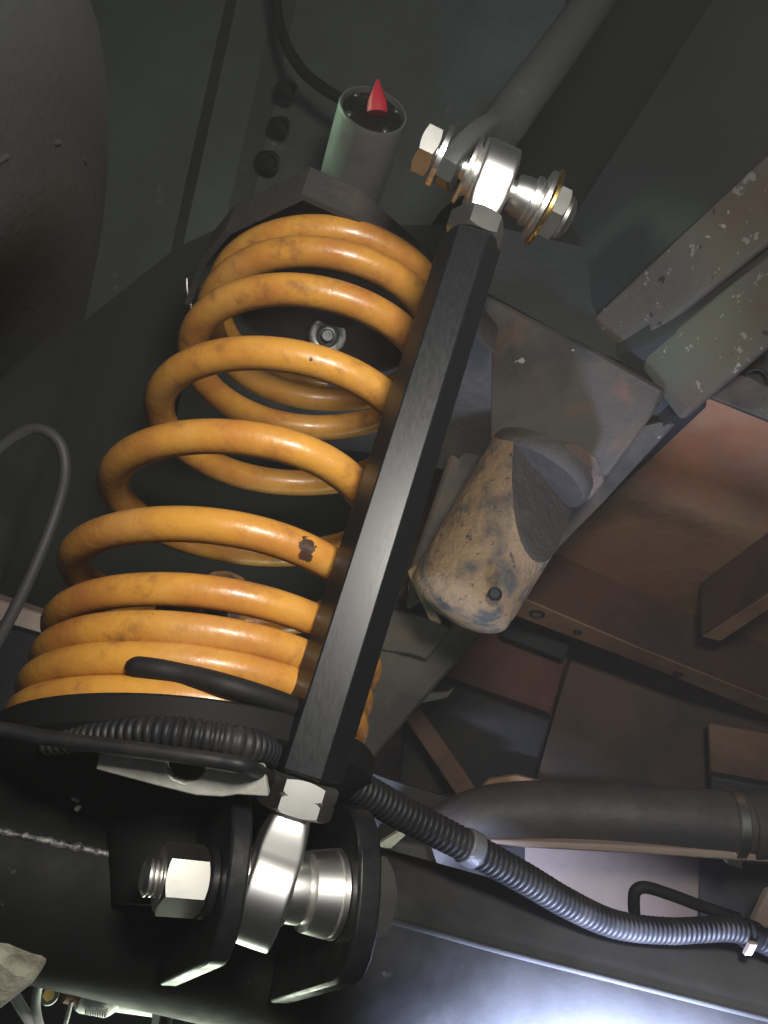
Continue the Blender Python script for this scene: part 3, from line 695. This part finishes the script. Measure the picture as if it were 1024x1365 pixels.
# crossmember with hole at right edge
cm_ = thing('crossmember', P(1000, 510, .62), 'grey brown crossmember stub with a round hole, at the right edge', 'crossmember')
mb = MB(); slab(mb, PP((925, 525, .60), (945, 528, .60), (1100, 590, .55), (1100, 555, .55), (1000, 500, .59), (985, 497, .595)), .01); mb.build('flange', bracket_m, cm_, 35, bevel=.002)
mb = MB(); slab(mb, PP((930, 518, .615), (985, 488, .61), (1030, 450, .59), (1100, 420, .565), (1100, 560, .565), (1000, 505, .60)), .01); mb.build('web', soot, cm_, 35)
c = P(1008, 506, .590); n_ = CAM - c
mb = MB(); lathe(mb, c, n_, [(-.01, .0085), (.001, .0085), (.0022, .0078), (.0015, .0064), (-.008, .006), (-.008, 0)], 30); mb.build('hole_rim', rubber, cm_, 40)

# ================================================================== FLOOR PAN AND MEMBERS
fl = thing('floor_pan', Ph(850, 660, .50), 'rust brown floor pan panel above the crossmembers on the right', 'floor pan')
mb = MB(); slab(mb, [Ph(380, 1120, .50), Ph(380, 640, .50), Ph(900, 400, .50), Ph(1250, 380, .50), Ph(1250, 1120, .50)], .01, ZUP); mb.build('pan_sheet', floor_m, fl, 35)
mb = MB()
for (x0, y0), (x1, y1) in (((700, 752), (930, 528)),):
    a, b = Ph(x0, y0, .493), Ph(x1, y1, .493); dv = np.cross(b - a, ZUP); dv /= np.linalg.norm(dv); box_between(mb, a, b, dv * .02, ZUP * .016)
mb.build('pan_flange', soot, fl, 35, bevel=.003)
web_m = mat('shaded_brown_web', (0.13, 0.065, 0.042), .85, spots=[((0.06, 0.036, 0.028), 7, .45, .65, 6), ((.11, .06, .04), 25, .6, .75, 5)], bump=(90, .4, .003))  # rib sides: shade put into the darker brown
dull_m = mat('dull_brown_dirt', (0.22, 0.13, 0.085), .85, spots=[((0.10, 0.06, 0.045), 9, .42, .65, 6)], bump=(90, .4, .003))
def member(name, low_px, h, rise, m, label, cat):  # underside gets the lit ochre, sides the shaded brown
    mb = MB(); slab(mb, [Ph(x, y, h) for x, y in low_px], rise, ZUP); mb.mi = [0] + [1] * (len(mb.f) - 1)
    return tag(mb.build(name, [m, web_m], None, 35, bevel=.003), label, cat)
member('cross_rib', [(645, 806), (672, 786), (850, 862), (1100, 962), (1100, 986), (850, 884)], .425, .085, member_m, 'long ochre edged floor rib running down to the right edge', 'floor rib')
rib = bpy.data.objects['cross_rib']
for x, y, r in ((716, 818, .007), (905, 898, .005), (770, 842, .004)):
    c = Ph(x, y, .4245); mb = MB(); lathe(mb, c, -ZUP, [(-.006, r * 1.3), (.0012, r * 1.3), (.002, r * 1.1), (.0012, r), (-.004, r * .95), (-.004, 0)], 24); mb.build('drain_hole', soot, rib, 40)
member('floor_rib', [(934, 850), (1100, 742), (1100, 766), (962, 856)], .43, .075, member_m, 'short ochre floor rib meeting the long rib at right edge', 'floor rib')
mb = MB(); slab(mb, PP((590, 830, 1.15), (660, 815, 1.15), (757, 878, 1.12), (735, 962, 1.12), (574, 908, 1.15)), .012); tag(mb.build('maroon_panel', maroon, None, 35, bevel=.002), 'flat maroon panel below the muddy housing', 'body panel')
mb = MB(); slab(mb, PP((660, 820, 1.10), (762, 858, 1.08), (752, 882, 1.08), (668, 850, 1.10)), .02); tag(mb.build('stiffener', soot, None, 35, bevel=.003), 'small black stiffener across the top of the maroon panel', 'stiffener')
mb = MB(); slab(mb, PP((540, 930, 1.08), (575, 903, 1.08), (737, 960, 1.06), (718, 1060, 1.06), (530, 1060, 1.08)), .05); tag(mb.build('black_box', soot, None, 35, bevel=.004), 'black box shaped member under the maroon panel', 'member')
mb = MB(); slab(mb, PP((737, 962, 1.02), (760, 880, 1.02), (905, 935, .98), (1100, 990, .95), (1100, 1090, .95), (700, 1090, 1.0)), .04); tag(mb.build('dark_crossmember', mat('dark_brown_dirt', (0.115, 0.07, 0.048), .85, spots=[((0.055, 0.04, 0.034), 6, .45, .65, 5)], bump=(80, .3, .003)), None, 35, bevel=.004), 'dark brown crossmember behind the exhaust pipe', 'crossmember')
mb = MB(); slab(mb, PP((538, 955, 1.0), (560, 945, 1.0), (620, 1030, .98), (640, 1062, .98), (612, 1066, .98)), .01); tag(mb.build('brace_strip', dull_m, None, 35, bevel=.002), 'narrow ochre brace strip slanting down to the exhaust bend', 'brace')
mb = MB(); slab(mb, PP((628, 1064, .97), (652, 1040, .97), (690, 1034, .97), (738, 1047, .97), (700, 1062, .97)), .01); tag(mb.build('lit_gusset', member_m, None, 35, bevel=.002), 'small beige triangular gusset above the exhaust bend', 'gusset')
mb = MB(); slab(mb, PP((945, 965, .92), (1100, 992, .90), (1100, 1070, .90), (948, 1052, .92)), .012); tag(mb.build('brown_panel', dull_m, None, 35, bevel=.003), 'flat brown panel above the exhaust clamp at right edge', 'body panel')
mb = MB(); slab(mb, PP((440, 1010, .80), (520, 1040, .80), (620, 1070, .80), (700, 1100, .80), (700, 1200, .78), (440, 1200, .78)), .01); tag(mb.build('rear_shield', soot, None, 35), 'black heat shield behind the conduit near the link', 'heat shield')

# ================================================================== EXHAUST PIPE
ex = thing('exhaust_pipe', P(850, 1090, .74), 'dark exhaust pipe with a clamp, level across the lower right', 'exhaust pipe')
q = spline(PP((555, 1165, .72), (590, 1120, .72), (640, 1093, .72), (700, 1084, .72), (780, 1084, .72), (900, 1092, .71), (1040, 1104, .70), (1150, 1112, .69)), 80)
ex_m = mat('exhaust_dark_steel', (0.075, 0.07, 0.07), .6, .3, spots=[((0.12, 0.10, 0.085), 22, .45, .7, 6)], bump=(110, .3, .003))
mb = MB(); tube(mb, q, .0268, 40); mb.build('pipe', ex_m, ex, 60)
def clamp_ring(px, py, d, dx, w, r):
    a = P(px - w / 2, py, d); b = P(px + w / 2, py + dx, d); ln = np.linalg.norm(b - a)
    mb = MB(); lathe(mb, a, b - a, [(0, r - .002), (0, r), (.0008, r + .0008), (ln - .0008, r + .0008), (ln, r), (ln, r - .002)], 48); return mb
clamp_ring(976, 1099, .704, 1, 14, .0290).build('clamp', zinc, ex, 40); clamp_ring(1010, 1102, .703, 1, 34, .0283).build('sleeve_joint', ex_m, ex, 40)
mb = MB(); c = P(972, 1143, .69); box_between(mb, P(966, 1143, .688), P(986, 1150, .688), UP * .007, FW * .012); mb.build('clamp_bolt', zinc, ex, 40, bevel=.001)
mb = MB(); slab(mb, PP((948, 1035, .76), (1100, 1062, .74), (1100, 1160, .74), (948, 1140, .76)), .02); tag(mb.build('hanger_plate', soot, None, 35, bevel=.002), 'black hanger plate behind the exhaust clamp', 'hanger')

mb = MB(); slab(mb, PP((600, 1110, .82), (935, 1122, .80), (930, 1260, .80), (600, 1260, .82)), .012); tag(mb.build('beige_panel', cream, None, 35, bevel=.002), 'dusty beige panel under the exhaust pipe', 'body panel')
mb = MB(); slab(mb, PP((930, 1120, .80), (1090, 1140, .78), (1090, 1300, .78), (935, 1290, .80)), .02); tag(mb.build('mount_block', mat('slate_dirt', (0.07, 0.065, 0.07), .8, bump=(80, .3, .003)), None, 35, bevel=.003), 'dark slate mounting block under the exhaust clamp', 'mount')
mb = MB(); slab(mb, PP((1004, 1232, .70), (1024, 1190, .70), (1080, 1170, .70), (1080, 1260, .70)), .01); tag(mb.build('corner_tab', cream, None, 35, bevel=.002), 'pale metal tab at the right edge above the conduit', 'tab')
mb = MB(); slab(mb, PP((606, 1119, .69), (700, 1122, .69), (850, 1128, .685), (1060, 1142, .68), (1060, 1153, .68), (850, 1139, .685), (700, 1131, .69)), .02); tag(mb.build('lit_edge_strip', cream, None, 35, bevel=.002), 'pale strip standing in for the lit underside of the exhaust pipe', 'lip')  # pale strip added for the light along the pipe's lower edge
q = spline(PP((846, 1222, .62), (845, 1200, .62), (848, 1187, .62), (862, 1183, .62), (895, 1193, .62), (935, 1208, .62), (985, 1225, .62)), 50)
mb = MB(); tube(mb, q, .0045, 12); tag(mb.build('bent_pipe', rubber, None, 60), 'thin dark bent pipe hooked in front of the beige panel', 'pipe')
mb = MB(); slab(mb, PP((501, 1128, .50), (540, 1103, .50), (540, 1114, .50), (521, 1131, .50)), .004); tag(mb.build('bright_tab', pale_metal, None, 35), 'small bright metal tab right of the lower link joint', 'tab')
mb = MB(); slab(mb, PP((505, 1118, .54), (570, 1128, .54), (588, 1180, .54), (560, 1215, .54), (490, 1200, .54)), .03); tag(mb.build('dark_slab', soot, None, 35, bevel=.003), 'black slab behind the lower link joint', 'bracket')  # black slab filling the dark area behind the joint

# ================================================================== BRAKE PARTS AT LOWER LEFT
mudpale = mat('pale_cast_mud', (0.34, 0.33, 0.26), .85, spots=[((0.16, 0.15, 0.11), 70, .45, .65, 6)], bump=(200, .6, .003))
mb = MB(); slab(mb, PP((-40, 1262, .30), (0, 1272, .30), (28, 1290, .30), (54, 1296, .302), (40, 1316, .302), (0, 1348, .30), (-40, 1375, .30)), .02)
tag(mb.build('caliper_bracket', mudpale, None, 35, bevel=.003), 'pale muddy cast bracket in the lower left corner', 'bracket')
white = mat('white_plastic', (0.82, 0.82, 0.80), .45, bump=(120, .1, .001))
for k, (pts, r, lab) in enumerate(((((18, 1325, .37), (30, 1345, .37), (44, 1368, .37), (60, 1400, .37)), .0024, 'left white cable loop beside the muddy cast bracket'), (((58, 1300, .37), (50, 1320, .37), (48, 1345, .37), (54, 1372, .37), (64, 1400, .37)), .0020, 'middle white cable loop just left of the round bolt'), (((95, 1335, .37), (91, 1352, .37), (86, 1372, .37), (82, 1400, .37)), .0010, 'thin white wire right of the round bolt'))):
    mb = MB(); tube(mb, spline(PP(*pts), 30), r, 10); tag(mb.build('white_cable', white, None, 60), lab, 'cable', 'white cables under the axle')
bb = thing('caliper_bolt', P(65, 1326, .39), 'round brass coloured bolt under the axle at lower left', 'bolt')
c = P(65, 1326, .385); n_ = CAM - c
mb = MB(); lathe(mb, c, n_, [(-.01, .0046), (.0006, .0046), (.0012, .0042), (.0012, .003)], 28); mb.build('washer', bar_m, bb, 40)
mb = MB(); hexnut(mb, c, n_, .0013, .0048, .0048, .2, UP); mb.build('hex_head', gold, bb, 25)
sn = thing('sensor_plug', P(150, 1328, .38), 'bright white connector plug on a rod, under the axle', 'plug')
pax_ = P(225, 1342, .395) - P(108, 1322, .38)
mb = MB(); lathe(mb, P(108, 1320, .38), pax_, [(0, .008), (.002, .0090), (.014, .0092), (.016, .008), (.018, .0062), (.040, .0058), (.040, 0)], 28); mb.build('plug_body', white, sn, 40)
mb = MB(); lathe(mb, P(98, 1318, .38), pax_, [(-.003, .0062), (.0030, .0066), (.0030, 0)], 20); mb.build('plug_cap', mat('rusty_brown', (.16, .07, .04), .8), sn, 40)
for k in range(9):
    mb = MB(); a = P(116 + k * 3.2, 1343 + k * .5, .373); box_between(mb, a, a - UP * .0022, RT * .0006, FW * .004); mb.build('comb_tooth', white, sn, 40)
mb = MB(); slab(mb, PP((196, 1328, .37), (206, 1326, .37), (214, 1340, .37), (214, 1375, .37), (201, 1375, .37), (203, 1350, .37)), .002)
tag(mb.build('label_strip', white, None, 35), 'white strip hanging below the axle right of the white plug', 'strip')
q = spline(PP((190, 1322, .365), (208, 1332, .365), (224, 1338, .365), (222, 1355, .365), (214, 1390, .365)), 30)
mb = MB(); tube(mb, q, .0028, 10); tag(mb.build('black_lead', rubber, None, 60), 'black lead hanging beside the white strip under the axle', 'cable')

# ================================================================== FLARE VEIL
hz = bpy.data.materials.new('flare_haze'); hz.use_nodes = True; ht = hz.node_tree; ht.nodes.remove(ht.nodes['Principled BSDF'])
pv = ht.nodes.new('ShaderNodeVolumePrincipled'); pv.inputs['Color'].default_value = (.9, .92, .95, 1); pv.inputs['Density'].default_value = 0.036  # thin haze added to give the lens veil and lamp glow
ht.links.new(pv.outputs[0], ht.nodes['Material Output'].inputs['Volume'])
mb = MB(); slab(mb, [(-9, -5, -1), (9, -5, -1), (9, 10, -1), (-9, 10, -1)], 6.0, (0, 0, 1))
o = mb.build('haze', hz, None, 35, origin=(0, 0, 0)); o['kind'] = 'stuff'
